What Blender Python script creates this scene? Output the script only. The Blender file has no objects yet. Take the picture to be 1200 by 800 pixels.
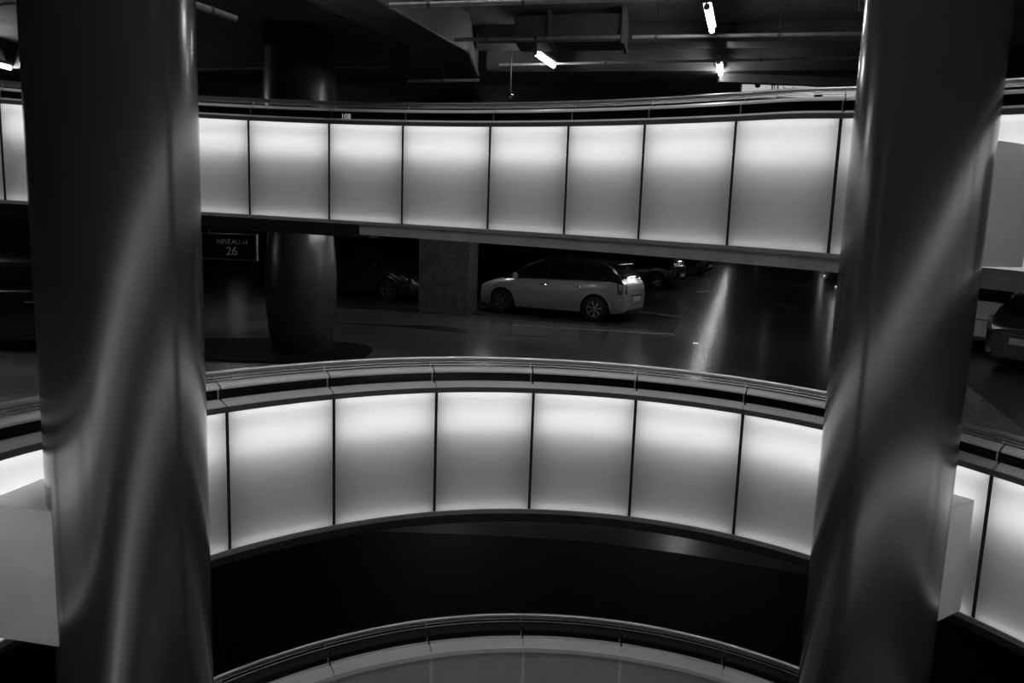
import bpy, math, random
from mathutils import Vector, Matrix
random.seed(4)
S = bpy.context.scene
COLL = S.collection
R = math.radians

# ------------------------------------------------------------------ camera
CF, CP, CR = 885.5, .1485, .03457                 # focal length in pixels (1200 wide), pitch, roll
FW = Vector((0, math.cos(CP), -math.sin(CP)))
UP0 = Vector((0, math.sin(CP), math.cos(CP)))
RT0 = Vector((1, 0, 0))
RT = RT0 * math.cos(CR) + UP0 * math.sin(CR)
UP = -RT0 * math.sin(CR) + UP0 * math.cos(CR)
cd = bpy.data.cameras.new('camera')
cd.sensor_width = 36
cd.lens = 36 * CF / 1200
cd.clip_end = 300
cam = bpy.data.objects.new('camera', cd)
COLL.objects.link(cam)
cam.matrix_world = Matrix(((RT.x, UP.x, -FW.x, 0), (RT.y, UP.y, -FW.y, 0), (RT.z, UP.z, -FW.z, 0), (0, 0, 0, 1)))
S.camera = cam

# ------------------------------------------------------------------ world, exposure
w = bpy.data.worlds.new('world')
S.world = w
w.use_nodes = True
w.node_tree.nodes['Background'].inputs[0].default_value = (1, 1, 1, 1)
w.node_tree.nodes['Background'].inputs[1].default_value = .004
S.view_settings.view_transform = 'Standard'
S.view_settings.look = 'None'
S.view_settings.exposure = 0
S.view_settings.gamma = 1
S.view_settings.use_curve_mapping = False
S.cycles.max_bounces = 8
S.cycles.diffuse_bounces = 4
S.cycles.sample_clamp_indirect = 4
S.cycles.use_denoising = True
S.cycles.use_light_tree = True

E_TOP, E_UPPER, E_MID, E_LOW = 2.4, 2.9, 6.9, 2.3           # tubes inside the glowing panels
E_CEIL = 60                               # ceiling tubes of the upper level
E_LEVEL = 26                              # ceiling tubes of the level with the cars

FLOOR = -2.2
LEVEL = 2.76
LOWER = FLOOR - LEVEL
UFLOOR = .52
UCEIL = 3.05
VOIDTOP = 9.0


def at(x, y, z):
    """point of the place seen at pixel x, y of the 1200x800 frame, at height z"""
    d = FW + RT * ((x - 600) / CF) - UP * ((y - 400) / CF)
    t = z / d.z
    return Vector((d.x * t, d.y * t, z))


def atd(x, y, dist):
    d = FW + RT * ((x - 600) / CF) - UP * ((y - 400) / CF)
    return d * (dist / d.y)


# ------------------------------------------------------------------ materials
M = {}


def mat(name, v, rough=.5, metal=0., var=.15, scale=6., bump=0., spec=.5, coat=0.):
    m = bpy.data.materials.new(name)
    m.use_nodes = True
    nt = m.node_tree
    b = nt.nodes['Principled BSDF']
    b.inputs['Roughness'].default_value = rough
    b.inputs['Metallic'].default_value = metal
    b.inputs['Specular IOR Level'].default_value = spec
    b.inputs['Coat Weight'].default_value = coat
    b.inputs['Coat Roughness'].default_value = .18
    tc = nt.nodes.new('ShaderNodeTexCoord')
    n = nt.nodes.new('ShaderNodeTexNoise')
    n.inputs['Scale'].default_value = scale
    n.inputs['Detail'].default_value = 5
    nt.links.new(tc.outputs['Object'], n.inputs['Vector'])
    r = nt.nodes.new('ShaderNodeValToRGB')
    lo, hi = v * (1 - var), v * (1 + var)
    r.color_ramp.elements[0].position = .35
    r.color_ramp.elements[1].position = .65
    r.color_ramp.elements[0].color = (lo, lo, lo, 1)
    r.color_ramp.elements[1].color = (hi, hi, hi, 1)
    nt.links.new(n.outputs['Fac'], r.inputs['Fac'])
    nt.links.new(r.outputs['Color'], b.inputs['Base Color'])
    if bump:
        bp = nt.nodes.new('ShaderNodeBump')
        bp.inputs['Strength'].default_value = bump
        bp.inputs['Distance'].default_value = .01
        nt.links.new(n.outputs['Fac'], bp.inputs['Height'])
        nt.links.new(bp.outputs['Normal'], b.inputs['Normal'])
    M[name] = m
    return m


def emat(name, strength):
    m = bpy.data.materials.new(name)
    m.use_nodes = True
    nt = m.node_tree
    nt.nodes.clear()
    e = nt.nodes.new('ShaderNodeEmission')
    e.inputs[0].default_value = (1, 1, 1, 1)
    e.inputs[1].default_value = strength
    o = nt.nodes.new('ShaderNodeOutputMaterial')
    nt.links.new(e.outputs[0], o.inputs[0])
    M[name] = m
    return m


def diffuser():
    m = bpy.data.materials.new('opal_diffuser')
    m.use_nodes = True
    nt = m.node_tree
    nt.nodes.clear()
    t = nt.nodes.new('ShaderNodeBsdfTranslucent')
    t.inputs[0].default_value = (.85, .85, .85, 1)
    d = nt.nodes.new('ShaderNodeBsdfDiffuse')
    d.inputs[0].default_value = (.75, .75, .75, 1)
    g = nt.nodes.new('ShaderNodeBsdfGlossy')
    g.inputs['Roughness'].default_value = .3
    g.inputs[0].default_value = (.8, .8, .8, 1)
    m1 = nt.nodes.new('ShaderNodeMixShader')
    m1.inputs[0].default_value = .2
    m2 = nt.nodes.new('ShaderNodeMixShader')
    m2.inputs[0].default_value = .04
    o = nt.nodes.new('ShaderNodeOutputMaterial')
    nt.links.new(t.outputs[0], m1.inputs[1])
    nt.links.new(d.outputs[0], m1.inputs[2])
    nt.links.new(m1.outputs[0], m2.inputs[1])
    nt.links.new(g.outputs[0], m2.inputs[2])
    nt.links.new(m2.outputs[0], o.inputs[0])
    M['diffuser'] = m


diffuser()
mat('cap', .68, .42, .3, .05, 3)
mat('cap_top', .8, .4, .2, .04, 3)
mat('trim_gloss', .03, .3, .3, .05, 8)  # upper cap of the unlit parapet, shade put into its colour
mat('trim_dark', .10, .4, .3, .06, 8)
mat('trim_grey', .26, .4, .2, .08, 8)
mat('plate_grey', .3, .5, 0, .05, 5)
mat('gap', .012, .6, 0, .1, 8)
mat('band', .006, .1, 0, .1, 4, 0, .15)
mat('steel', .5, .33, 1, .02, 5)
mat('housing', .85, .6, 0, .02, 3)
mat('panel_off', .5, .45, 0, .06, 3)
mat('cap_off', .6, .42, 0, .05, 3)
mat('joint_off', .75, .4, 0, .05, 3)
mat('column', .22, .2, .8, .05, 2.2, .02)
mat('bracket', .75, .5, 0, .04, 4)
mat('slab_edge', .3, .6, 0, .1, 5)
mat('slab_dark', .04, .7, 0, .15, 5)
mat('floor', .15, .2, 0, .22, 1.1, .05)
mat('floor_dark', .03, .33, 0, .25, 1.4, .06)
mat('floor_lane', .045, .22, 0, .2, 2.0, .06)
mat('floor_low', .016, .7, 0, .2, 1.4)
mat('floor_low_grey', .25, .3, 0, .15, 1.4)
mat('paint_line', .22, .5, 0, .25, 9)
mat('paint_black', .008, .5, 0, .2, 9)
mat('ceiling', .11, .7, 0, .3, 1.5)
mat('beam', .065, .6, 0, .3, 2)
mat('duct', .12, .38, .6, .15, 3)
mat('pipe', .32, .4, .4, .15, 10)
mat('dark_pillar', .045, .3, 0, .15, 4)
mat('concrete', .09, .75, 0, .25, 6, .3)
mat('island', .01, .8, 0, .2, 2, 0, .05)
mat('wall', .04, .8, 0, .2, 1)
mat('sign_face', .006, .25, 0, .1, 4)
mat('sign_frame', .3, .35, .6, .1, 9)
mat('sign_ink', .85, .5, 0, .05, 9)
mat('sign_dark', .01, .5, 0, .05, 9)
mat('lamp_body', .2, .5, 0, .1, 9)
mat('rubber', .012, .7, 0, .2, 12)
mat('glass', .006, .05, 0, .05, 3, 0, .8)
mat('chrome', .7, .12, 1, .05, 6)
mat('alloy', .45, .25, .9, .1, 9)
mat('lens', .25, .3, 0, .3, 20, 0, .6)
mat('lens_dark', .03, .4, 0, .3, 20, 0, .8)
mat('plastic', .02, .5, 0, .1, 8)
mat('plate', .5, .4, 0, .05, 8)
mat('paint_silver', .36, .32, .3, .03, 5, 0, .5, .6)
mat('paint_graphite', .02, .2, .2, .05, 5, 0, .5, .8)
mat('paint_black_car', .008, .18, 0, .05, 5, 0, .5, .8)
mat('paint_white', .5, .3, 0, .03, 5, 0, .5, .6)
emat('tube_top', E_TOP)
emat('tube_mid', E_MID)
emat('tube_upper', E_UPPER)
emat('tube_dim', 1.6)
emat('tube_void', 130)
emat('tube_lower', 22)
emat('tube_low', E_LOW)
emat('tube_ceiling', E_CEIL)
emat('tube_level', E_LEVEL)
emat('sign_lit', .45)
emat('digit_lit', .3)
emat('stud_lit', 1.2)


# ------------------------------------------------------------------ helpers
class MB:
    def __init__(s):
        s.v, s.f, s.m = [], [], []

    def add(s, vs, fs, mi=0):
        o = len(s.v)
        s.v += [tuple(p) for p in vs]
        s.f += [tuple(i + o for i in f) for f in fs]
        s.m += [mi] * len(fs)
        return s

    def box(s, a, b, mi=0):
        x0, y0, z0 = a
        x1, y1, z1 = b
        return s.add([(x0, y0, z0), (x1, y0, z0), (x1, y1, z0), (x0, y1, z0), (x0, y0, z1), (x1, y0, z1), (x1, y1, z1), (x0, y1, z1)],
                     [(0, 3, 2, 1), (4, 5, 6, 7), (0, 1, 5, 4), (1, 2, 6, 5), (2, 3, 7, 6), (3, 0, 4, 7)], mi)

    def prism(s, pts, z0, z1, mi=0):
        n = len(pts)
        a = sum(pts[i][0] * pts[(i + 1) % n][1] - pts[(i + 1) % n][0] * pts[i][1] for i in range(n))
        if a < 0:
            pts = pts[::-1]
        vs = [(p[0], p[1], z0) for p in pts] + [(p[0], p[1], z1) for p in pts]
        fs = [tuple(range(n))[::-1], tuple(range(n, 2 * n))] + [(i, (i + 1) % n, n + (i + 1) % n, n + i) for i in range(n)]
        return s.add(vs, fs, mi)

    def tube(s, pts, r, n=10, closed=False, mi=0, caps=True):
        pts = [Vector(p) for p in pts]
        k = len(pts)
        o = len(s.v)
        ref = None
        for i, p in enumerate(pts):
            if closed:
                t = pts[(i + 1) % k] - pts[i - 1]
            else:
                t = pts[min(i + 1, k - 1)] - pts[max(i - 1, 0)]
            t.normalize()
            if ref is None:
                ref = Vector((0, 0, 1)) if abs(t.z) < .9 else Vector((1, 0, 0))
            a = t.cross(ref).normalized()
            b = a.cross(t).normalized()
            ref = b
            for j in range(n):
                q = 2 * math.pi * j / n
                s.v.append(tuple(p + a * (r * math.cos(q)) + b * (r * math.sin(q))))
        for i in range(k if closed else k - 1):
            i2 = (i + 1) % k
            for j in range(n):
                j2 = (j + 1) % n
                s.f.append((o + i * n + j, o + i * n + j2, o + i2 * n + j2, o + i2 * n + j))
                s.m.append(mi)
        if not closed and caps:
            s.f.append(tuple(o + j for j in range(n))[::-1])
            s.f.append(tuple(o + (k - 1) * n + j for j in range(n)))
            s.m += [mi, mi]
        return s

    def lathe(s, prof, n=48, c=(0, 0), mi=0):
        o = len(s.v)
        k = len(prof)
        for i in range(n):
            q = 2 * math.pi * i / n
            for r, z in prof:
                s.v.append((c[0] + r * math.cos(q), c[1] + r * math.sin(q), z))
        for i in range(n):
            i2 = (i + 1) % n
            for j in range(k - 1):
                s.f.append((o + i * k + j, o + i2 * k + j, o + i2 * k + j + 1, o + i * k + j + 1))
                s.m.append(mi)
        return s

    def build(s, name, mats, parent=None, smooth=False, bevel=0, loc=None):
        me = bpy.data.meshes.new(name)
        me.from_pydata(s.v, [], s.f)
        if not isinstance(mats, (list, tuple)):
            mats = [mats]
        for q in mats:
            me.materials.append(M[q])
        for p, i in zip(me.polygons, s.m):
            p.material_index = i
        if smooth:
            for p in me.polygons:
                p.use_smooth = True
            me.set_sharp_from_angle(angle=R(38))
        me.update()
        o = bpy.data.objects.new(name, me)
        COLL.objects.link(o)
        if loc:
            o.location = loc
        if parent:
            o.parent = parent
        if bevel:
            b = o.modifiers.new('bevel', 'BEVEL')
            b.width = bevel
            b.segments = 2
            b.limit_method = 'ANGLE'
        return o


def tag(o, label=None, cat=None, group=None, kind=None):
    if label:
        o['label'] = label
    if cat:
        o['category'] = cat
    if group:
        o['group'] = group
    if kind:
        o['kind'] = kind
    return o


def empty(name, loc=(0, 0, 0), rz=0):
    o = bpy.data.objects.new(name, None)
    COLL.objects.link(o)
    o.location = loc
    o.rotation_euler = (0, 0, rz)
    o.empty_display_size = .2
    return o


def text(name, body, size, m, parent, mtx, font_bold=0.):
    cu = bpy.data.curves.new(name, 'FONT')
    cu.body = body
    cu.size = size
    cu.extrude = .002
    cu.offset = font_bold
    cu.align_x = 'CENTER'
    cu.align_y = 'CENTER'
    tmp = bpy.data.objects.new(name, cu)
    COLL.objects.link(tmp)
    bpy.context.view_layer.update()
    me = bpy.data.meshes.new_from_object(tmp.evaluated_get(bpy.context.evaluated_depsgraph_get()))
    bpy.data.objects.remove(tmp)
    me.materials.clear()
    me.materials.append(M[m])
    o = bpy.data.objects.new(name, me)
    COLL.objects.link(o)
    o.parent = parent
    o.matrix_local = mtx
    return o


# ------------------------------------------------------------------ the curved void and its parapets
C2 = Vector((.649, 3.93))
Z_KNOTS = [(-180, -1.62), (-120, -1.58), (-80, -1.585), (-54, -1.59), (-39, -1.588), (-23.5, -1.585), (-6.6, -1.603), (10.4, -1.631), (27, -1.665), (45, -1.73),
           (60, -1.795), (90, -1.84), (130, -1.76), (180, -1.62)]


def z2(deg):
    for (a, za), (b, zb) in zip(Z_KNOTS, Z_KNOTS[1:]):
        if a <= deg <= b:
            t = (deg - a) / (b - a)
            return za + (zb - za) * t
    return -1.62


def z2s(deg):
    """smoothed"""
    tot = 0
    for k in range(-4, 5):
        q = deg + k * 2.5
        if q > 180: q -= 360
        if q < -180: q += 360
        tot += z2(q)
    return tot / 9


def ring2(s):
    """s = bearing in degrees from +y, clockwise; returns point, outward normal, top height"""
    def pt(q):
        e = abs(((q - 5 + 180) % 360) - 180)
        r = 3.415 + .27 * min(R(e), 1.46) ** 2
        return Vector((C2.x + r * math.sin(R(q)), C2.y + r * math.cos(R(q))))
    a = pt(s - .5)
    b = pt(s + .5)
    t = (b - a).normalized()
    return pt(s), Vector((-t.y, t.x)), z2s(((s + 180) % 360) - 180)


def poly_path(pts):
    """path by arc length through dense points (x, y, z)"""
    for _ in range(6):
        pts = [pts[0]] + [(pts[i - 1] + pts[i] * 2 + pts[i + 1]) / 4 for i in range(1, len(pts) - 1)] + [pts[-1]]
    acc = [0.]
    for p, q in zip(pts, pts[1:]):
        acc.append(acc[-1] + (q - p).xy.length)

    def pos(s):
        s = max(0., min(acc[-1], s))
        lo, hi = 0, len(acc) - 1
        while hi - lo > 1:
            m = (lo + hi) // 2
            if acc[m] <= s: lo = m
            else: hi = m
        t = (s - acc[lo]) / max(1e-9, acc[hi] - acc[lo])
        return pts[lo].lerp(pts[hi], t)

    def path(s):
        a, b = pos(s - .06), pos(s + .06)
        t = (b - a).xy.normalized()
        p = pos(s)
        return Vector((p.x, p.y)), Vector((-t.y, t.x)), p.z

    def near(x, y):
        i = min(range(len(pts)), key=lambda k: (pts[k].x - x) ** 2 + (pts[k].y - y) ** 2)
        return acc[i]
    return path, near, acc[-1]


C1, R1 = Vector((-4.35, .45)), 9.66


def interp(tab, x):
    if x <= tab[0][0]: return tab[0][1]
    for (a, va), (b, vb) in zip(tab, tab[1:]):
        if x <= b: return va + (vb - va) * (x - a) / (b - a)
    return tab[-1][1]


# high parapet: wide curve on the far side, then round behind the viewer and down
pts = []
s_ = -26.
while s_ < 46:
    pts.append(Vector((C1.x + R1 * math.sin(R(s_)), C1.y + R1 * math.cos(R(s_)), 1.262 - .0042 * (s_ - 4.9))))
    s_ += .5
d_ = Vector((pts[-1].x - C2.x, pts[-1].y - C2.y))
th0, r0_ = math.degrees(math.atan2(d_.x, d_.y)), d_.length
ZT = [(th0, pts[-1].z), (60, 1.0), (80, .85), (100, .62), (250, -1.585)]
th = th0 + 1
while th <= 250:
    q = ring2(th)[0]
    rr = (q - C2).length
    rr += (r0_ - (ring2(th0)[0] - C2).length) * max(0., 1 - (th - th0) / 150)
    pts.append(Vector((C2.x + rr * math.sin(R(th)), C2.y + rr * math.cos(R(th)), interp(ZT, th))))
    th += 1.
ring1, near1, len1 = poly_path(pts)
# middle parapet: round the far side of the void, then behind the viewer and down to the lowest one
def loop(z_end):
    ZB = [(60, -1.795), (80, -1.9), (100, -2.13), (250, z_end)]
    P = []
    th = -110.
    while th <= 250:
        q = ring2(th)[0]
        z = z2s(th) if th < 58 else interp(ZB, th)
        P.append(Vector((q.x, q.y, z)))
        th += 1.
    return P
P2 = loop(-1.585 - LEVEL)
path2, near2, len2 = poly_path(P2)
path3, near3, len3 = poly_path([p - Vector((0, 0, LEVEL)) for p in P2])


def sweep(path, s0, s1, n, sec, ends=True, mb=None, mi=0, closed_sec=True):
    """carry the section (list of (outward, height above the panel top)) along the path"""
    mb = mb or MB()
    o = len(mb.v)
    k = len(sec)
    for i in range(n + 1):
        p, nn, zt = path(s0 + (s1 - s0) * i / n)
        for rho, dz in sec:
            q = p + nn * rho
            mb.v.append((q.x, q.y, zt + dz))
    for i in range(n):
        for j in range(k if closed_sec else k - 1):
            j2 = (j + 1) % k
            mb.f.append((o + i * k + j, o + i * k + j2, o + (i + 1) * k + j2, o + (i + 1) * k + j))
            mb.m.append(mi)
    if ends and closed_sec:
        mb.f.append(tuple(o + j for j in range(k))[::-1])
        mb.f.append(tuple(o + n * k + j for j in range(k)))
        mb.m += [mi, mi]
    return mb


def rect(r0, r1, z0, z1):
    return [(r0, z0), (r1, z0), (r1, z1), (r0, z1)]


def oct_(r, z, rad, n=10):
    return [(r + rad * math.cos(2 * math.pi * j / n), z + rad * math.sin(2 * math.pi * j / n)) for j in range(n)]


PH = 1.2


def parapet(name, label, path, divs, lit, closed=False):
    root = empty(name, (0, 0, 0))
    tag(root, label, 'parapet')
    cap, panel, joint = ('cap', 'diffuser', 'gap') if lit else ('cap_off', 'panel_off', 'joint_off')
    pairs = list(zip(divs, divs[1:]))
    for a, b in pairs:
        ln = (path(b)[0] - path(a)[0]).length
        g = .014 / ln * (b - a)
        a2, b2 = a + g, b - g
        if lit:
            pn = sweep(path, a2, b2, 6, [(0, -PH), (0, 0)], closed_sec=False).build('light_panel', panel, root, True)
            for rho, dz, tm in TUBES:
                sweep(path, a2 + g, b2 - g, 2, rect(rho - .008, rho + .008, dz - .008, dz + .008)).build('lamp_tube', tm, pn)
        else:
            sweep(path, a2, b2, 6, rect(0, .02, -PH, 0)).build('panel', panel, root, True)
        g2 = g * .55
        sweep(path, a + g2, b - g2, 6, [(-.004, .05), (.125, .088), (.125, .075), (-.004, .032)]).build('cap_plate', cap, root, True)
        sweep(path, a + g2, b - g2, 6, [(.104, .19), (.19, .222), (.2, .215), (.2, .2), (.104, .174)]).build('upper_cap', 'cap_top' if lit else 'trim_gloss', root, True)  # unlit strip: shade and missing reflections put into a darker colour
        if not lit:
            sweep(path, a + g2, b - g2, 6, rect(.112, .134, .086, .106)).build('cap_lip', 'joint_off', root, True)
    for a in divs:
        g = .0155
        sweep(path, a - g, a + g, 1, rect(.004, .165, -PH, .03) if lit else rect(-.001, .02, -PH, .0)).build('divider', joint, root)
        if not closed or a != divs[-1]:
            p, nn, zt = path(max(0, a - .02))
            q = p + nn * .118
            MB().tube([(q.x, q.y, zt + .08), (q.x, q.y, zt + .19)], .0055, 8).build('post', 'steel', root)
            q = p + nn * .2
            MB().tube([(q.x, q.y, zt + .2), (q.x, q.y, zt + .285)], .008, 8).build('rail_bracket', 'steel', root)
    n = len(pairs) * 6
    s0, s1 = divs[0], divs[-1]
    sweep(path, s0, s1, n, rect(-.014, .19, -PH - .045, -PH)).build('bottom_trim', 'trim_grey', root, True)
    sweep(path, s0, s1, n, rect(-.014, .02, .0, .048)).build('top_trim', 'trim_dark' if lit else 'joint_off', root, True)  # unlit edge is pale, the light it catches put into its colour
    sweep(path, s0, s1, n, [(.165, -PH), (.19, -PH), (.19, .07), (.02, .03), (.02, .015), (.165, .015)]).build('housing', 'housing' if lit else 'panel_off', root, True)
    sweep(path, s0, s1, n, rect(.14, .152, .06, .2)).build('glass_band', 'band', root, True)
    sweep(path, s0, s1, n, [(.152, .06), (.2, .06), (.2, .2), (.152, .2)]).build('outer_fascia', 'trim_dark', root, True)
    sweep(path, s0, s1, n * 2, oct_(.215, .292, .024)).build('handrail', 'steel', root, True)
    tb = sweep(path, s0, s1, n * 2, oct_(.172, .243, .006, 6))
    sweep(path, s0, s1, n * 2, oct_(.195, .262, .006, 6), mb=tb)
    tb.build('rail_rod', 'steel', root, True)
    return root


TUBES = [(.04, -.012, 'tube_top'), (.12, -.13, 'tube_upper'), (.12, -.30, 'tube_mid'), (.06, -1.188, 'tube_low')]

# structure first
def spaced(meas, near, total, step):
    d = [near(x, y) for x, y in meas]
    while d[0] - step > .05: d.insert(0, d[0] - step)
    if d[0] > .3: d.insert(0, 0.)
    while d[-1] + step < total - .25: d.append(d[-1] + step)
    d.append(total)
    return d


M2 = [tuple(ring2(q)[0]) for q in (-54.4, -39, -23.2, -6.6, 10, 26.6, 43.2, 59.8)]
divs2 = spaced(M2, near2, len2, 1.04)
U_MEAS = [(-3.533, 10.034), (-2.486, 9.756), (-1.454, 9.615), (-.359, 9.28), (.579, 8.879), (1.414, 8.354), (2.117, 7.657), (2.808, 6.9)]
divs1 = spaced(U_MEAS, near1, len1, 1.03)


def clip_ring(path, rho, n=72):
    return [path(-180 + 360 * i / n)[0] + path(-180 + 360 * i / n)[1] * rho for i in range(n)]


def slab_with_hole(name, path, rho, z0, z1, m, ext=(-30, 34, -12, 75), shift=0):
    inner = clip_ring(path, rho)
    n = len(inner)
    outer = []
    for p in inner:
        d = (p - C2).normalized()
        ts = []
        if d.x > 0: ts.append((ext[1] - C2.x) / d.x)
        if d.x < 0: ts.append((ext[0] - C2.x) / d.x)
        if d.y > 0: ts.append((ext[3] - C2.y) / d.y)
        if d.y < 0: ts.append((ext[2] - C2.y) / d.y)
        t = min(ts)
        outer.append(C2 + d * t)
    vs = []
    for z in (z0, z1):
        vs += [(p.x, p.y, z) for p in inner] + [(p.x, p.y, z) for p in outer]
    fs = []
    for i in range(n):
        j = (i + 1) % n
        fs.append((i, n + i, n + j, j))
        fs.append((2 * n + i, 2 * n + j, 3 * n + j, 3 * n + i))
        fs.append((i, j, 2 * n + j, 2 * n + i))
        fs.append((n + i, 3 * n + i, 3 * n + j, n + j))
    o = MB().add(vs, fs).build(name, m)
    return tag(o, kind='structure')


slab_with_hole('floor', ring2, .24, FLOOR - .35, FLOOR, 'floor')
slab_with_hole('floor', ring2, .24, LOWER - .35, LOWER, 'floor_low')
# bottom of the void
mb = MB().box((-6, -4, LOWER - 3.2), (8, 12, LOWER - 3.0))
tag(mb.build('floor', 'floor_low'), kind='structure')

# upper floor: outside the large curve
arc = []
for i in range(60):
    p, nn, _ = ring1(near1(4.55, 3.2) * i / 59)
    arc.append(p + nn * .2)
poly_in = [(p.x, p.y) for p in arc]
out = []
for p in arc:
    d = (p - C1).normalized()
    out.append(C1 + d * 80)


def slab_outside(name, z0, z1, m):
    vs, fs = [], []
    n = len(arc)
    for z in (z0, z1):
        vs += [(p.x, p.y, z) for p in arc] + [(p.x, p.y, z) for p in out]
    for i in range(n - 1):
        j = i + 1
        fs += [(i, j, n + j, n + i)[::-1], (2 * n + i, 2 * n + j, 3 * n + j, 3 * n + i)[::-1], (i, j, 2 * n + j, 2 * n + i)]
    return tag(MB().add(vs, fs).build(name, m), kind='structure')


slab_outside('floor', .14, UFLOOR, 'slab_dark')
slab_outside('ceiling', UCEIL, UCEIL + .3, 'ceiling')

# unseen ceiling raised above the void for the added tubes; far walls
tag(MB().box((-14, -10, VOIDTOP), (14, 14, VOIDTOP + .3)).build('ceiling', 'ceiling'), kind='structure')
tag(MB().box((-30, 75, LOWER), (34, 75.3, UCEIL + .3)).build('wall_back', 'wall'), kind='structure')
tag(MB().box((-30.3, -12, LOWER), (-30, 75, UCEIL + .3)).build('wall_left', 'wall'), kind='structure')
tag(MB().box((34, -12, LOWER), (34.3, 75, UCEIL + .3)).build('wall_right', 'wall'), kind='structure')
tag(MB().box((-30, -12.3, LOWER), (34, -12, UCEIL + .3)).build('wall_front', 'wall'), kind='structure')

# edge beam under the large curve: flush part, then a part set back
sb = near1(-2.05, 9.72)
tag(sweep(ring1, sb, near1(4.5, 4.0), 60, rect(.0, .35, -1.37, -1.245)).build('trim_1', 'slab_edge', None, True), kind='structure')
tag(sweep(ring1, divs1[0], sb, 30, rect(.3, .6, -1.42, -1.245)).build('trim_2', 'slab_dark', None, True), kind='structure')  # same beam set back, its shade put into the darker colour
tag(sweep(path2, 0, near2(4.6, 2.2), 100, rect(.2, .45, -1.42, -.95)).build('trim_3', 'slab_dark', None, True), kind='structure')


# areas of other tone and painted markings on the floors (thin layers)
def patch(name, pix, z, th, m, label=None, cat=None):
    pts = [tuple(at(x, y, z))[:2] if not isinstance(x, Vector) else (x.x, x.y) for x, y in pix]
    o = MB().prism(pts, z + .0005, z + th).build(name, m)
    if label:
        return tag(o, label, cat)
    return tag(o, kind='structure')


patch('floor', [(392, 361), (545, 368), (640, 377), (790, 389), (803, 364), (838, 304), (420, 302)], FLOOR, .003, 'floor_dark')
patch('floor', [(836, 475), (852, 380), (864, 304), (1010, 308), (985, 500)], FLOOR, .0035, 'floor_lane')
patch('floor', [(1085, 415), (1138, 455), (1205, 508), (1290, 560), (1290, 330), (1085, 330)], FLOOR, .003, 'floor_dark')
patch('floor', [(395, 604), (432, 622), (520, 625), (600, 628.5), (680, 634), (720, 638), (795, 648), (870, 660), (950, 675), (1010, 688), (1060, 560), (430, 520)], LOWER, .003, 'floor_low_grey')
# dark island round the vase pillar
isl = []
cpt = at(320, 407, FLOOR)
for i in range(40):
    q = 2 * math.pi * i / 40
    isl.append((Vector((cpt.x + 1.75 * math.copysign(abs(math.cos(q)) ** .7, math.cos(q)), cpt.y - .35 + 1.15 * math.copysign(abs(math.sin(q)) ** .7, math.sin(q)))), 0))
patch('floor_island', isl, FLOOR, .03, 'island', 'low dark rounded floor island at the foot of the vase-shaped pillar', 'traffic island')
patch('floor_marking', [(395, 377.4), (470, 381.6), (560, 390.6), (640, 394), (640, 394.8), (560, 391.8), (468, 382.8), (395, 378.2)], FLOOR, .003, 'paint_black',
      'thin dark joint line crossing the grey floor in front of the square pillar', 'floor line')
patch('floor_marking', [(466, 382.6), (485, 380.6), (520, 382.2), (545, 386), (560, 390.4), (520, 386.2)], FLOOR, .004, 'paint_black',
      'dark wedge-shaped patch on the grey floor in front of the square pillar', 'floor marking')
patch('floor_marking', [(910, 354), (938, 358.5), (936, 364), (928, 361), (931, 374), (924, 373), (921, 359.5), (911, 357)], FLOOR, .005, 'paint_black',
      'dark bent arrow painted on the driving lane', 'floor marking')
patch('floor_marking', [(745, 364.2), (800, 370.8), (800, 372.2), (744, 365.3)], FLOOR, .004, 'paint_line',
      'faint light bay line behind the silver hatchback', 'floor line')
patch('floor_marking', [(806, 342), (832, 340.6), (832, 341.6), (806, 343)], FLOOR, .004, 'paint_line',
      'short light bay line beside the dark cars far along the row', 'floor line')
patch('floor_marking', [(600, 380.3), (790, 391.4), (790, 392.6), (600, 381.3)], FLOOR, .004, 'paint_line',
      'long faint light line along the front of the dark parking bay', 'floor line')

# parapets
parapet('glowing_parapet', 'long glowing parapet high across the picture, carrying the handrail under the ceiling tubes', ring1, divs1, True)
parapet('glowing_parapet', 'glowing curved parapet at mid height between the two big columns, ringing the void', path2, divs2, True)
parapet('unlit_parapet', 'unlit grey curved parapet with steel handrail, lowest in the void', path3, divs2, False)

# ------------------------------------------------------------------ the two big columns and their brackets
COLS = [((-2.47, 4.75), 'left big smooth grey round column with a bracket box at its lower left', 'round_column'),
        ((2.95, 5.71), 'right big smooth grey round column with bracket boxes on its right', 'round_column')]
for (cx, cy), lab, nm in COLS:
    root = empty(nm, (cx, cy, LOWER - 3))
    tag(root, lab, 'column')
    z0 = 0
    MB().lathe([(0, z0), (.475, z0), (.475, UCEIL - (LOWER - 3)), (0, UCEIL - (LOWER - 3))], 96).build('shaft', 'column', root, True)
    if cx > 0:
        mb = MB()
        q = at(1010, 6, 2.72) - root.location
        for a, b in (((-.03, 0, -.06), (-.03, 0, .2)), ((-.03, 0, -.06), (.08, .1, -.06))):
            mb.tube([(q.x + a[0], q.y + a[1], q.z + a[2]), (q.x + b[0], q.y + b[1], q.z + b[2])], .006, 6)
        mb.build('conduit_frame', 'pipe', root)


def bracket(c, path, s, z_off_top, z_off_bot, w0, label, skew=0.):
    p, nn, zt = path(s)
    c = Vector(c)
    d = (p - c)
    L = d.length
    d.normalize()
    t = Vector((-d.y, d.x))
    mb = MB()
    a = c + d * .2
    b = c + d * (L - .004)
    pts = [a - t * w0, b - t * w0, b + t * w0, a + t * w0]
    zt0, zb0 = zt - z_off_top, zt - z_off_bot
    mb.prism([(q.x - c.x, q.y - c.y) for q in pts], zb0, zt0)
    o = mb.build('column_bracket', 'bracket', None, False, .004, (c.x, c.y, 0))
    return tag(o, label, 'bracket')


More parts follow.
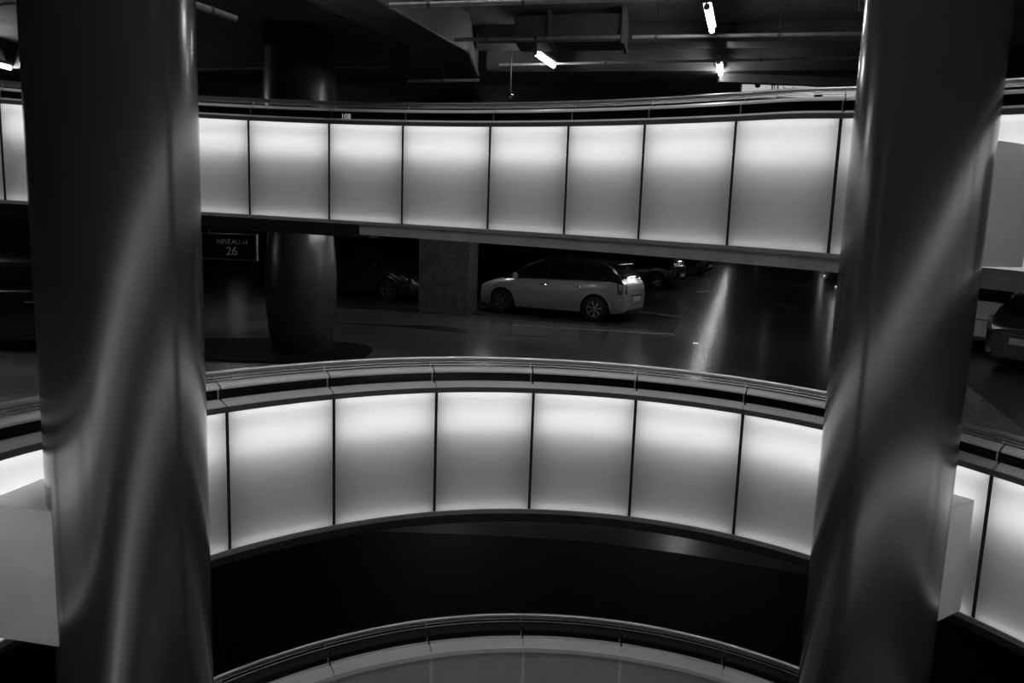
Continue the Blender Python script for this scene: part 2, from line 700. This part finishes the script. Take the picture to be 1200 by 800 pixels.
bracket((-2.47, 4.75), path2, near2(-3.15, 4.9), .21, 1.1, .42, 'pale box bracket joining the left column to the mid-height parapet')
bracket((2.95, 5.71), path2, near2(3.5, 6.1), .25, 1.19, .37, 'pale box bracket joining the right column to the mid-height parapet, bottom right')
sr = near1(3.68, 6.07)
b1 = bracket((2.95, 5.71), ring1, sr, .26, 1.18, .27, 'pale box bracket joining the right column to the high parapet, at the right edge')

pl = sweep(ring1, sr + .31, sr + .98, 8, rect(-.05, -.006, -1.18, -.27)).build('side_plate', 'plate_grey', b1, True)
pl.location = -b1.location

# ------------------------------------------------------------------ other pillars
root = empty('vase_pillar', (-3.6, 12.78, FLOOR))
tag(root, 'dark round vase-shaped pillar rising through both levels behind the left column', 'pillar')


def vase(h):
    P = []
    for i in range(25):
        t = i / 24
        P.append((.475 + .115 * math.sin(math.pi * min(1, t * .97 + .02)) ** .9, t * h))
    return P


MB().lathe([(0, 0)] + vase(2.33) + [(0, 2.33)], 64).build('lower_shaft', 'dark_pillar', root, True)
up = [(r, z + UFLOOR - FLOOR) for r, z in vase(UCEIL - UFLOOR)]
MB().lathe([(0, UFLOOR - FLOOR)] + up + [(0, UCEIL - FLOOR)], 64).build('upper_shaft', 'dark_pillar', root, True)
MB().box((-.42, -.52, UCEIL - FLOOR - .34), (.42, .52, UCEIL - FLOOR)).build('capital', 'gap', root)
PS = [((-2.42, 19.14), (-1.13, 18.77), 'square concrete pillar between the dark car and the silver hatchback')]
for (x0, y0), (x1, y1), lab in PS:
    d = Vector((x1 - x0, y1 - y0)).normalized()
    nrm = Vector((-d.y, d.x))
    pts = [(0, 0), (x1 - x0, y1 - y0), (x1 - x0 + nrm.x * .7, y1 - y0 + nrm.y * .7), (nrm.x * .7, nrm.y * .7)]
    root = empty('square_pillar', (x0, y0, FLOOR))
    tag(root, lab, 'pillar')
    MB().prism(pts, 0, 2.34).build('lower_shaft', 'concrete', root, False, .02)
    MB().prism(pts, UFLOOR - FLOOR, UCEIL - FLOOR).build('upper_shaft', 'concrete', root, False, .02)

# ------------------------------------------------------------------ ceiling services of the upper level
def pipe(pix, z, r, m, label, cat='pipe', name='ceiling_pipe', joints=()):
    pts = [at(x, y, z) for x, y in pix]
    c = pts[0].copy()
    root = empty(name, c)
    tag(root, label, cat)
    MB().tube([p - c for p in pts], r, 12).build('tube', m, root, True)
    for t in joints:
        a, b = pts[0], pts[-1]
        p = a.lerp(b, t) - c
        d = (b - a).normalized() * .02
        MB().tube([p - d, p + d], r * 1.25, 12).build('clamp', 'trim_dark', root, True)
        MB().tube([p + Vector((0, 0, r)), Vector((p.x, p.y, UCEIL - z))], .004, 6).build('hanger', 'plastic', root)
    return root


pipe([(457, 6.5), (1030, -10)], 2.4, .03, 'pipe', 'light pipe along the very top of the picture', joints=(.09, .3, .6))
pipe([(533, 46.5), (727, 43.5)], 2.48, .026, 'pipe', 'light pipe ending at the rectangular duct', joints=(.2, .5))
pipe([(741, 43.5), (1035, 39)], 2.62, .026, 'pipe', 'light pipe right of the rectangular duct', joints=(.1, .6))
pipe([(585, 76), (1040, 67)], 2.62, .02, 'pipe', 'thin pipe crossing just behind the ceiling tube over the signs', joints=(.3, .7))
pipe([(222, 3.5), (276, 22)], 2.6, .045, 'pipe', 'thick short pipe coming out beside the top of the left column', joints=(.45,))
pipe([(222, 81.5), (312, 80)], 2.62, .018, 'pipe', 'thin pipe between the left column and the vase-shaped pillar', joints=(.4,))
pipe([(386, 79), (453, 78.5)], 2.62, .018, 'pipe', 'thin short pipe just right of the vase-shaped pillar', joints=(.5,))
pipe([(478, 95), (561, 94)], 2.55, .03, 'pipe', 'short pipe under the far end of the diagonal duct', joints=(.5,))
pipe([(-30, 8), (-5, 5), (20, 2)], 2.62, .03, 'pipe', 'pipe left of the top of the left column')


def hung(name, pix, z, m, label, cat, mats=None, top=UCEIL - .02):
    pts = [at(x, y, z) for x, y in pix]
    c = pts[0]
    root = empty(name, c)
    tag(root, label, cat)
    MB().prism([(p.x - c.x, p.y - c.y) for p in pts], 0, top - z).build('casing', m, root, False, .008)
    return root, c, pts


# diagonal duct with rims
root, c, pts = hung('diagonal_duct', [(330, -15), (560, 88), (548, 60), (415, -15)], 2.5, 'duct_dark' if 'duct_dark' in M else 'beam',
                    'wide dark duct running diagonally under the ceiling beside the vase-shaped pillar', 'duct')
MB().tube([pts[0] - c, pts[1] - c], .022, 8).build('rim', 'duct', root, True)
MB().tube([pts[3] - c, pts[2] - c], .022, 8).build('rim', 'duct', root, True)
MB().tube([pts[1] - c, pts[2] - c], .03, 8).build('end_rim', 'duct', root, True)

# rectangular duct box
a = at(602, 50, 2.58)
b = at(728, 48, 2.58)
d = (b - a).normalized()
nn = Vector((-d.y, d.x, 0))
root = empty('air_duct', a)
tag(root, 'rectangular metal duct box under the ceiling with an end flange', 'duct')
L = (b - a).length
pts = [(0, 0), (d.x * L, d.y * L), (d.x * L + nn.x * .55, d.y * L + nn.y * .55), (nn.x * .55, nn.y * .55)]
MB().prism(pts, 0, .36).build('casing', 'duct', root, False, .006)
MB().prism([(d.x * t + nn.x * u, d.y * t + nn.y * u) for t, u in ((L, -.05), (L + .05, -.05), (L + .05, .6), (L, .6))], -.04, .44).build('flange', 'beam', root)
MB().prism([(d.x * t + nn.x * u, d.y * t + nn.y * u) for t, u in ((L * .32, -.02), (L * .35, -.02), (L * .35, .57), (L * .32, .57))], -.02, .42).build('seam', 'trim_dark', root)

# downstand beams
for i, (pix, z, lab) in enumerate([
        ([(570, 99), (1060, 97.5), (1050, 82), (570, 84)], 2.62, None),
        ([(200, 100), (470, 99), (480, 84), (200, 84)], 2.6, None),
        ([(560, 60), (1050, 54), (1050, 47), (560, 51)], 2.78, None),
        ([(-60, 100), (60, 100), (60, 80), (-60, 80)], 2.6, None)]):
    P = [at(x, y, z) for x, y in pix]
    tag(MB().prism([(p.x, p.y) for p in P], z, UCEIL).build('trim_%d' % (4 + i), 'beam'), kind='structure')


def tube_lamp(p0, p1, m, label, body=True, group=None):
    root = empty('tube_light', p0)
    tag(root, label, 'ceiling light', group)
    q = p1 - p0
    u = q.normalized()
    s = Vector((-u.y, u.x, 0))
    MB().tube([Vector((0, 0, 0)) + u * .02, q - u * .02], .032, 12).build('tube', m, root, True)
    mb = MB()
    vs = []
    for base in (Vector((0, 0, 0)) - u * .03, q + u * .03):
        for sx, sz in ((-.05, .04), (.05, .04), (.035, .1), (-.035, .1)):
            vs.append(base + s * sx + Vector((0, 0, sz)))
    mb.add(vs, [(0, 1, 5, 4), (1, 2, 6, 5), (2, 3, 7, 6), (3, 0, 4, 7), (3, 2, 1, 0), (4, 5, 6, 7)])
    mb.build('body', 'lamp_body', root)
    for e in (Vector((0, 0, 0)), q):
        MB().tube([e - u * .02, e + u * .02], .036, 10).build('end_cap', 'lamp_body', root, True)
    for t in (.2, .8):
        e = q * t
        MB().tube([e + Vector((0, 0, .09)), Vector((e.x, e.y, (VOIDTOP if p0.z > 5 else UCEIL if p0.z > .5 else .14 if p0.z > -1 else FLOOR - .35) - p0.z))], .005, 6).build('hanger', 'plastic', root)
    return root


tube_lamp(at(828.5, 8, 2.6), at(834.5, 36, 2.6), 'tube_ceiling', 'largest and nearest glowing ceiling tube, at the top right of the middle')
tube_lamp(at(627, 62, 2.6), at(649, 77.5, 2.6), 'tube_ceiling', 'slanting glowing ceiling tube left of the other two, below the duct box')
tube_lamp(at(842, 73, 2.6), at(844.5, 87, 2.6), 'tube_ceiling', 'smallest, farthest glowing ceiling tube, below the nearest one')
tube_lamp(at(-60, 62, 2.6), at(13, 80, 2.6), 'tube_ceiling', 'glowing ceiling tube at the left edge of the picture')

# tubes over the driving lane on the level with the cars
ldir = Vector((math.sin(R(16.7)), math.cos(R(16.7)), 0))
base = Vector((6.5, 25.6, -.02))
for k in range(-2, 9):
    p = base + ldir * (k * 4.4)
    tube_lamp(p, p + ldir * 1.3, 'tube_level', 'ceiling tube in the row over the driving lane', group='tubes over the driving lane')

# more tubes of the same level, placed where the glossy floor mirrors them
for x, y in ((268, 372), (885, 332), (893, 420), (962, 352), (975, 390)):
    m_ = at(x, y, 2 * FLOOR + .02)
    p = Vector((m_.x, m_.y, -.02))
    tube_lamp(p, p + ldir * 1.2, 'tube_dim' if x < 960 else 'tube_level', 'ceiling tube hidden behind the high parapet on the level with the cars', group='tubes behind the high parapet')
for x, y in ((-6, 19), (-1, 19.5), (3, 18), (-9, 10.5), (-6.2, 15.5), (-2.6, 11.6), (-.6, 16), (1.6, 11), (4.6, 14.5), (6.5, 8.5), (9, 11.5)):  # unseen tubes added to brighten the floor and the parked cars
    p = Vector((x, y, -.02))
    tube_lamp(p, p + ldir * 1.2, 'tube_level', 'ceiling tube hidden behind the high parapet on the level with the cars', group='tubes behind the high parapet')
# lowest level: one tube mirrored in the floor, the others unseen and added
m_ = at(795, 645, 2 * LOWER + 2.62)
for x, y in ((m_.x, m_.y), (-1.5, 14), (3.5, 15), (8.5, 10.5)):
    p = Vector((x, y, -2.62))
    t_ = tube_lamp(p, p + ldir * 1.2, 'tube_lower', 'ceiling tube under the floor of the parked cars, lighting the lowest level', group='tubes of the lowest level')
for x, y in ((-7, 24), (-1, 25), (5, 24), (11, 25)):  # unseen tubes added to light the dark back of the upper level
    p = Vector((x, y, 2.6))
    tube_lamp(p, p + ldir * 1.2, 'tube_ceiling', 'ceiling tube deep in the upper level, hidden behind the high parapet', group='far tubes of the upper level')
# unseen tubes added high above the void to light the parapet caps
for x, y in ((-3, 1), (-3, 3.6), (-3, 6.2), (-.8, 2), (-.8, 5), (1.6, 1), (1.6, 3.6), (1.6, 6.2), (3.8, 2), (3.8, 5)):
    p = Vector((x, y, VOIDTOP - .2))
    tube_lamp(p, p + ldir * 1.5, 'tube_void', 'ceiling tube above the void over the top of the picture', group='tubes above the void')

# small security camera dome hung low (bright glint by the handrail)
p = atd(598, 113, 12.5)
root = empty('ceiling_camera', p)
tag(root, 'small shiny dome camera hanging above the middle of the high handrail', 'camera')
MB().lathe([(0, -.05), (.02, -.045), (.04, -.03), (.05, 0), (.05, .03), (.03, .05), (0, .05)], 20).build('dome', 'chrome', root, True)
MB().tube([(0, 0, .05), (0, 0, UCEIL - p.z)], .008, 8).build('stem', 'plastic', root)

# lit information signs on the far side of the upper level
for i, (x0, x1, yt, lab) in enumerate([(870, 908, 96, 'first white lit sign above the high handrail, left of three, with a notched top edge'),
                                       (913, 952, 96, 'middle white lit sign above the high handrail, with a ring outline'),
                                       (966, 1012, 96, 'white lit sign above the high handrail, nearest the right column')]):
    D = 13.6
    p = atd(x0, yt + 16.5, D)
    wx = (x1 - x0) / CF * D
    h = .34
    root = empty('lit_sign', p)
    tag(root, lab, 'sign')
    MB().box((0, 0, 0), (wx, .06, h)).build('box', 'sign_lit', root)
    mb = MB()
    mb.tube([(wx * .86, -.006, h * .30), (wx * .86, -.006, h * .62)], .012, 8)
    mb.tube([(wx * .93, -.006, h * .30), (wx * .93, -.006, h * .62)], .008, 8)
    mb.box((wx * .80, -.012, h * .56), (wx * .94, -.001, h * .70))
    if i == 0:
        mb.box((0, -.012, h * .58), (wx * .46, -.001, h * 1.01))
        mb.add([(wx * .42 + .05 * math.cos(2 * math.pi * k / 16), -.013, h * .56 + .05 * math.sin(2 * math.pi * k / 16)) for k in range(16)], [tuple(range(16))])
    if i == 2:
        mb.box((wx * .12, -.012, h * .56), (wx * .34, -.001, h * .70))
    mb.build('pictogram', 'sign_dark', root)
    if i == 1:
        MB().tube([(wx * .24 + .1 * math.cos(2 * math.pi * k / 24), -.006, h * .62 + .1 * math.sin(2 * math.pi * k / 24)) for k in range(24)], .006, 6, True).build('ring', 'sign_dark', root)
    MB().box((-.02, .06, -.02), (wx + .02, .12, h + .02)).build('frame', 'lamp_body', root)
    MB().tube([(wx / 2, .09, h), (wx / 2, .09, UCEIL - p.z)], .012, 8).build('stem', 'pipe', root)
# beam in front hiding the top edge of the signs
P = [atd(840, 97.5, 13.0), atd(1060, 97.5, 13.0)]
MBb = MB().box((P[0].x, 12.85, P[0].z), (P[1].x + 3, 13.0, UCEIL))
tag(MBb.build('trim_8', 'beam'), kind='structure')

# level sign hung under the high parapet
D = 10.9
p0 = atd(235, 302, D)
wx, hh = .80, .345
root = empty('level_sign', (p0.x, p0.y, p0.z), R(-1))
tag(root, 'black hanging sign with pale frame reading NIVEAU -1 and 26', 'sign')
MB().box((0, 0, 0), (wx, .05, hh)).build('board', 'sign_face', root)
mb = MB()
f = .016
mb.box((-f, -.012, -f), (wx + f, .06, 0)).box((-f, -.012, hh), (wx + f, .06, hh + f)).box((-f, -.012, 0), (0, .06, hh)).box((wx, -.012, 0), (wx + f, .06, hh))
mb.build('frame', 'sign_frame', root)
rot = Matrix.Rotation(R(90), 4, 'X')
text('lettering', 'NIVEAU -1', .098, 'sign_ink', root, Matrix.Translation((wx * .585, -.004, hh * .70)) @ rot, .001)
text('number', '26', .17, 'sign_ink', root, Matrix.Translation((wx * .57, -.004, hh * .31)) @ rot, .0012)
MB().tube([(wx * .15, .025, hh), (wx * .15, .025, .14 - p0.z)], .006, 8).build('hanger', 'plastic', root)
MB().tube([(wx * .85, .025, hh), (wx * .85, .025, .14 - p0.z)], .006, 8).build('hanger', 'plastic', root)

# number in the dark glass band of the high parapet
p, nn, zt = ring1(near1(-2.24, 9.78))
q = p + nn * .136
root = empty('number_display', (q.x, q.y, zt + .115), math.atan2(-nn.x, nn.y))
tag(root, 'tiny dotted number 108 in the dark band under the high handrail', 'display')
text('digits', '108', .09, 'digit_lit', root, rot, .0008)
MB().box((-.1, .0, -.05), (.1, .003, .05)).build('backing', 'sign_face', root)

# small bright studs on the lane
for x, y, lab in ((955, 313.5, 'small bright stud on the dark lane, farthest of the row of three'), (966, 323.8, 'small bright stud on the dark lane, middle of the row of three'),
                  (980, 336.8, 'small bright stud on the dark lane, nearest of the row of three'),
                  (813.5, 402.8, 'tiny bright stud beside the lane reflection, left of the pair'), (817, 403.2, 'tiny bright stud beside the lane reflection, right of the pair')):
    p = at(x, y, FLOOR)
    k = 1. if x > 900 else .35
    root = empty('floor_stud', (p.x, p.y, FLOOR + .003))
    tag(root, lab, 'floor stud')
    MB().lathe([(0, 0), (.1 * k, 0), (.095 * k, .02 * k), (.06 * k, .03 * k), (0, .03 * k)], 20).build('base', 'alloy', root, True)
    MB().lathe([(0, .028 * k), (.06 * k, .03 * k), (.05 * k, .06 * k), (0, .07 * k)], 20).build('lens', 'stud_lit', root, True)


# ------------------------------------------------------------------ cars
def lerp_tab(tab, x):
    if x <= tab[0][0]:
        return tab[0][1]
    for (a, va), (b, vb) in zip(tab, tab[1:]):
        if x <= b:
            t = (x - a) / (b - a)
            t = t * t * (3 - 2 * t) * .5 + t * .5
            return va + (vb - va) * t
    return tab[-1][1]


def car(loc, ang, paint, label, L=4.05, W=1.74, H=1.5, roof_paint=None):
    """hatchback, front towards +x of its own frame, origin on the floor at its middle"""
    root = empty('car', loc, ang)
    tag(root, label, 'car')
    sx = L / 4.05
    hw = W / 2
    hz = H / 1.5
    XF, XR = 1.22 * sx, -1.28 * sx      # axles
    RW = .315
    hood = [(-2.02, .78), (-1.97, .93), (-1.6, .99), (-.9, 1.0), (.9, .96), (1.1, .95), (1.5, .86), (1.85, .76), (1.98, .66), (2.03, .52)]
    belt = [(-2.02, .74), (-1.97, .9), (-1.6, .97), (-.9, .955), (.9, .9), (1.1, .88), (1.5, .8), (1.85, .7), (1.98, .6), (2.03, .48)]
    wid = [(-2.02, .70), (-1.95, .86), (-1.75, .95), (-1.3, 1.0), (0, .99), (1.2, 1.0), (1.65, .95), (1.9, .82), (2.0, .66), (2.03, .55)]
    sill = [(-2.02, .33), (-1.95, .26), (-1.7, .22), (1.7, .2), (1.92, .22), (2.03, .28)]
    xs = []
    x = -2.02
    while x < 2.03:
        xs.append(x)
        x += .035
    xs.append(2.03)
    # lower body
    mb = MB()
    K = 0
    rows = []
    for x in xs:
        X = x * sx
        zb = lerp_tab(sill, x)
        arch = 0
        for ax in (XF, XR):
            dx = X - ax
            if abs(dx) < .375:
                arch = max(arch, RW + math.sqrt(max(0, .375 ** 2 - dx * dx)) * 1.0)
        zl = max(zb, arch)
        w_ = lerp_tab(wid, x) * hw
        zt = lerp_tab(hood, x) * hz
        zs = lerp_tab(belt, x) * hz
        zl = min(zl, zs - .06)
        flare = .018 if arch > 0 else 0
        zm = zl + (zs - zl) * .45
        half = [(w_ * .93, zl) if not arch else (w_ + flare, zl), (w_ * .985 + flare, zl + (zs - zl) * .18), (w_ + flare * .5, zm), (w_ * .995, zl + (zs - zl) * .75), (w_ * .955, zs - .02 * hz), (w_ * .90, zs + (zt - zs) * .35), (w_ * .6, zt), (0, zt + .012)]
        row = [(X, -a, b) for a, b in half] + [(X, a, b) for a, b in half[-2::-1]]
        rows.append(row)
    k = len(rows[0])
    for row in rows:
        mb.v += row
    for i in range(len(rows) - 1):
        for j in range(k - 1):
            mb.f.append((i * k + j, (i + 1) * k + j, (i + 1) * k + j + 1, i * k + j + 1)[::-1])
            mb.m.append(0)
    mb.f.append(tuple(range(k)))
    mb.f.append(tuple((len(rows) - 1) * k + j for j in range(k))[::-1])
    mb.m += [0, 0]
    mb.build('body', paint, root, True)
    # dark underbody and wheel wells
    MB().box((-1.85 * sx, -hw * .8, .2), (1.85 * sx, hw * .8, .62)).build('underbody', 'rubber', root)
    # greenhouse
    roof = [(-1.93, .93), (-1.78, 1.16), (-1.55, 1.36), (-1.3, 1.43), (-.7, 1.49), (-.1, 1.5), (.25, 1.46), (.6, 1.31), (.95, 1.08), (1.18, .93)]
    gx = []
    x = -1.93
    while x < 1.18:
        gx.append(x)
        x += .06
    gx.append(1.18)
    rows = []

    def gsec(x):
        zr = lerp_tab(roof, x) * hz
        zb = (lerp_tab(belt, x) - .03) * hz
        zb = min(zb, zr - .01)
        wb = lerp_tab(wid, x) * hw * .935
        hgt = (zr - zb) / (.55 * hz)
        wr = wb - .19 * max(hgt, 0)
        return [(wb, zb), (wr + .01, zr - .075 * min(1, hgt)), (wr - .05, zr - .02), (wr * .6, zr), (0, zr + .008)]
    for x in gx:
        h = gsec(x)
        rows.append([(x * sx, -a, b) for a, b in h] + [(x * sx, a, b) for a, b in h[-2::-1]])
    mb = MB()
    k = len(rows[0])
    for row in rows:
        mb.v += row
    for i in range(len(rows) - 1):
        for j in range(k - 1):
            mb.f.append((i * k + j, (i + 1) * k + j, (i + 1) * k + j + 1, i * k + j + 1)[::-1])
            mb.m.append(0)
    mb.build('roof', roof_paint or paint, root, True)
    # side windows
    for sy in (-1, 1):
        for x0, x1, nm in ((-1.62, -.98, 'quarter_window'), (-.9, -.04, 'rear_side_window'), (.04, .93, 'front_side_window')):
            mb = MB()
            n = 10
            for i in range(n + 1):
                x = x0 + (x1 - x0) * i / n
                h = gsec(x)
                (wb, zb), (wr, zr) = h[0], h[1]
                lo, hi = .14, .93
                if x < -1.35: lo = .14 + (-1.35 - x) * 1.2
                for t in (lo, hi):
                    mb.v.append((x * sx, sy * (wb + (wr - wb) * t + .006), zb + (zr - zb) * t))
            for i in range(n):
                q = (2 * i, 2 * i + 2, 2 * i + 3, 2 * i + 1)
                mb.f.append(q if sy < 0 else q[::-1])
                mb.m.append(0)
            mb.build(nm, 'glass', root)
        # sill strip in chrome
        mb = MB()
        pts = []
        for i in range(14):
            x = -1.3 + 2.2 * i / 13
            wb, zb = gsec(x)[0]
            pts.append((x * sx, sy * (wb + .012), zb + .045))
        mb.tube(pts, .008, 6)
        mb.build('window_strip', 'chrome' if paint != 'paint_silver' else 'plastic', root)
    # windscreen and rear window
    for x0, x1, nm in ((.34, 1.1, 'windscreen'), (-1.86, -1.46, 'rear_window')):
        mb = MB()
        n = 8
        ys = [-.84, -.5, 0, .5, .84]
        for i in range(n + 1):
            x = x0 + (x1 - x0) * i / n
            h = gsec(x)
            sgn = 1 if nm == 'windscreen' else -1
            for y in ys:
                yy = abs(y) * h[1][0]
                P = sorted([(a, b) for a, b in h[1:]])
                z = P[-1][1]
                for (a, za), (b, zb_) in zip(P, P[1:]):
                    if a <= yy <= b:
                        z = za + (zb_ - za) * (yy - a) / (b - a)
                mb.v.append((x * sx + sgn * .006, math.copysign(yy, y), z + .007))
        for i in range(n):
            for j in range(4):
                mb.f.append((i * 5 + j, (i + 1) * 5 + j, (i + 1) * 5 + j + 1, i * 5 + j + 1))
                mb.m.append(0)
        mb.build(nm, 'glass', root, True)
    # spoiler
    zr = lerp_tab(roof, -1.5) * hz
    MB().add([(-1.4 * sx, -.55, zr + .05), (-1.4 * sx, .55, zr + .05), (-1.72 * sx, .52, zr + .012), (-1.72 * sx, -.52, zr + .012),
              (-1.4 * sx, -.55, zr + .0), (-1.4 * sx, .55, zr + .0), (-1.72 * sx, .52, zr - .02), (-1.72 * sx, -.52, zr - .02)],
             [(0, 1, 2, 3), (7, 6, 5, 4), (3, 2, 6, 7), (0, 3, 7, 4), (2, 1, 5, 6), (1, 0, 4, 5)]).build('spoiler', roof_paint or paint, root, False, .01)
    # wheels
    for ax in (XF, XR):
        for sy in (-1, 1):
            cy = sy * (hw - .1)
            wl = MB()
            prof = [(.2, -.1), (.29, -.1), (.312, -.07), (.315, 0), (.312, .07), (.29, .1), (.2, .1)]
            wl.lathe(prof, 36)
            wl.v = [(v[0], v[2], v[1]) for v in wl.v]
            o = wl.build('wheel', 'rubber', root, True, 0, (ax, cy, RW))
            rm = MB()
            rm.lathe([(.2, -.09), (.215, -.085), (.215, .085), (.2, .09), (.185, .085), (.185, -.085), (.2, -.09)], 36)
            rm.lathe([(0, .075), (.045, .075), (.05, .06), (.05, .02), (0, .02)], 20)
            for q in range(7):
                a = 2 * math.pi * q / 7 + .3
                for da in (-.11, .11):
                    c_, s_ = math.cos(a), math.sin(a)
                    c2, s2 = math.cos(a + da), math.sin(a + da)
                    n_ = (-math.sin(a) * .011, math.cos(a) * .011)
                    p1 = (.04 * c_, .04 * s_)
                    p2 = (.192 * c2, .192 * s2)
                    vs = []
                    for (px, py), zz in ((p1, .07), (p2, .08)):
                        vs += [(px - n_[0], py - n_[1], zz), (px + n_[0], py + n_[1], zz), (px + n_[0], py + n_[1], zz - .03), (px - n_[0], py - n_[1], zz - .03)]
                    rm.add(vs, [(0, 1, 5, 4), (1, 2, 6, 5), (2, 3, 7, 6), (3, 0, 4, 7)])
            rm.v = [(v[0], sy * v[2], v[1]) for v in rm.v]
            rm.build('rim', 'alloy', o, True)
            dk = MB().lathe([(0, .0), (.19, .0), (.19, -.05), (0, -.05)], 24)
            dk.v = [(v[0], v[2] * sy, v[1]) for v in dk.v]
            dk.build('hub_shadow_disc', 'plastic', o)
    # lamps, mirrors, handles

    def blob(name, pts, th, m):
        # quad patch pushed out as a thin lens
        vs = [Vector(p) for p in pts]
        nrm = (vs[1] - vs[0]).cross(vs[3] - vs[0]).normalized()
        if nrm.y * vs[0].y < 0 and abs(nrm.y) > .4 or (abs(nrm.y) <= .4 and nrm.x * vs[0].x < 0):
            nrm = -nrm
        c = sum(vs, Vector()) / 4
        mb = MB()
        A = [v - nrm * .05 for v in vs] + [v + nrm * th * .6 for v in vs] + [c + (v - c) * .75 + nrm * th for v in vs]
        fs = [(0, 1, 5, 4), (1, 2, 6, 5), (2, 3, 7, 6), (3, 0, 4, 7), (4, 5, 9, 8), (5, 6, 10, 9), (6, 7, 11, 10), (7, 4, 8, 11), (8, 9, 10, 11)]
        mb.add(A, fs).build(name, m, root, True)
    for sy in (-1, 1):
        blob('headlamp', [(1.97 * sx, sy * .44, .60), (1.78 * sx, sy * hw * .885, .63), (1.62 * sx, sy * hw * .92, .75), (1.9 * sx, sy * .5, .71)], .03, 'lens')
        blob('tail_lamp', [(-2.0 * sx, sy * hw * .72, .70), (-1.86 * sx, sy * hw * .93, .70), (-1.82 * sx, sy * hw * .93, .95), (-1.965 * sx, sy * hw * .72, .92)], .03, 'lens_dark')
        blob('fog_lamp', [(1.99 * sx, sy * .5, .36), (1.93 * sx, sy * .66, .36), (1.92 * sx, sy * .66, .44), (1.98 * sx, sy * .5, .44)], .02, 'lens')
        mb = MB()
        mb.lathe([(0, -.09), (.05, -.08), (.075, -.03), (.08, .03), (.05, .08), (0, .09)], 16)
        mb.v = [(.82 * sx + v[0] * .8, sy * (hw + .05) + v[2], .99 * hz + v[1]) for v in mb.v]
        mb.build('mirror', paint, root, True)
        MB().tube([(.82 * sx, sy * hw * .9, .93 * hz), (.82 * sx, sy * (hw + .02), .97 * hz)], .02, 8).build('mirror_arm', 'plastic', root, True)
        for hx in (-.82, .1):
            MB().tube([((hx - .1) * sx, sy * (hw * .985), .80 * hz), ((hx - .08) * sx, sy * (hw * .985 + .035), .805 * hz), ((hx + .08) * sx, sy * (hw * .985 + .035), .81 * hz), ((hx + .1) * sx, sy * (hw * .985), .81 * hz)], .014, 8).build('door_handle', 'chrome', root, True)
        # door seams
        for dx in (-.98, -.0, .98):
            mb = MB()
            pts = []
            for t in range(6):
                z = .3 + (.9 * hz - .3) * t / 5
                zl = .2
                zs = lerp_tab(belt, dx) * hz
                tt = (z - .2) / (zs - .2)
                wv = lerp_tab(wid, dx) * hw * (.985 + .015 * min(1, tt / .45) if tt < .45 else 1 - .045 * max(0, (tt - .6) / .4))
                pts.append((dx * sx, sy * (wv - .001), z))
            mb.tube(pts, .004, 4).build('door_seam', 'gap', root)
    # bumpers, plates, grille, wipers
    MB().box((-2.045 * sx, -.26, .50), (-2.01 * sx, .26, .61)).build('number_plate', 'plate', root, False, .004)
    MB().box((2.0 * sx, -.26, .40), (2.045 * sx, .26, .50)).build('number_plate', 'plate', root, False, .004)
    MB().box((1.9 * sx, -.42, .27), (2.035 * sx, .42, .38)).build('grille', 'plastic', root, False, .01)
    MB().tube([(-1.99 * sx, -.5, .68), (-2.05 * sx, -.3, .68), (-2.05 * sx, .3, .68), (-1.99 * sx, .5, .68)], .012, 8).build('tailgate_strip', 'chrome', root, True)
    MB().box((-2.05 * sx, -hw * .62, .24), (-1.9 * sx, hw * .62, .33)).build('rear_bumper', 'plastic', root, False, .02)
    MB().tube([(-1.2 * sx, 0, 1.46 * hz), (-1.45 * sx, 0, 1.62 * hz)], .006, 6).build('antenna', 'plastic', root)
    return root


# silver hatchback: heading up-left, left side towards us
rw, fw = Vector((2.03, 18.5)), Vector((-.33, 19.75))
hd = (fw - rw).normalized()
side = Vector((-hd.y, hd.x))            # its left
if side.y > 0:
    side = -side
mid = (rw + fw) / 2 - side * .78
car((mid.x, mid.y, FLOOR + .003), math.atan2(hd.y, hd.x), 'paint_silver', 'silver hatchback parked side-on in the middle, beyond the void', 4.2, 1.76, 1.54, 'paint_graphite')
# dark car behind the row, beyond the empty bay
a2 = math.atan2(hd.y, hd.x)
P = at(812, 341, FLOOR)
car((P.x - 2.1, P.y + 1.9, FLOOR + .003), a2, 'paint_black_car', 'dark car just right of the silver hatchback, past the empty bay', 4.2, 1.76, 1.5)
P = at(836, 324, FLOOR)
car((P.x - 2.0, P.y + 1.2, FLOOR + .003), a2, 'paint_black_car', 'farthest dark car at the end of the row by the lane', 4.2, 1.76, 1.5)
# dark car left of the square pillar, nose to the right and towards us
car((-4.35, 23.1, FLOOR + .003), R(-28), 'paint_graphite', 'dark car between the vase-shaped pillar and the square pillar', 4.2, 1.76, 1.52)
# dark car at the left edge
car((-8.4, 12.4, FLOOR + .003), R(186), 'paint_graphite', 'dark car cut off by the left edge of the picture', 4.2, 1.76, 1.52)
# right edge
car((11.35, 16.6, FLOOR + .003), R(28), 'paint_white', 'white car at the right edge, behind the dark one', 4.2, 1.76, 1.5)
car((10.7, 13.6, FLOOR + .003), R(22), 'paint_graphite', 'dark car at the right edge in front of the white one', 4.2, 1.76, 1.46)
# lower level
car((7.0, 9.6, LOWER + .003), R(118), 'paint_black_car', 'very dark car on the lowest level, bottom right corner', 4.2, 1.76, 1.5)
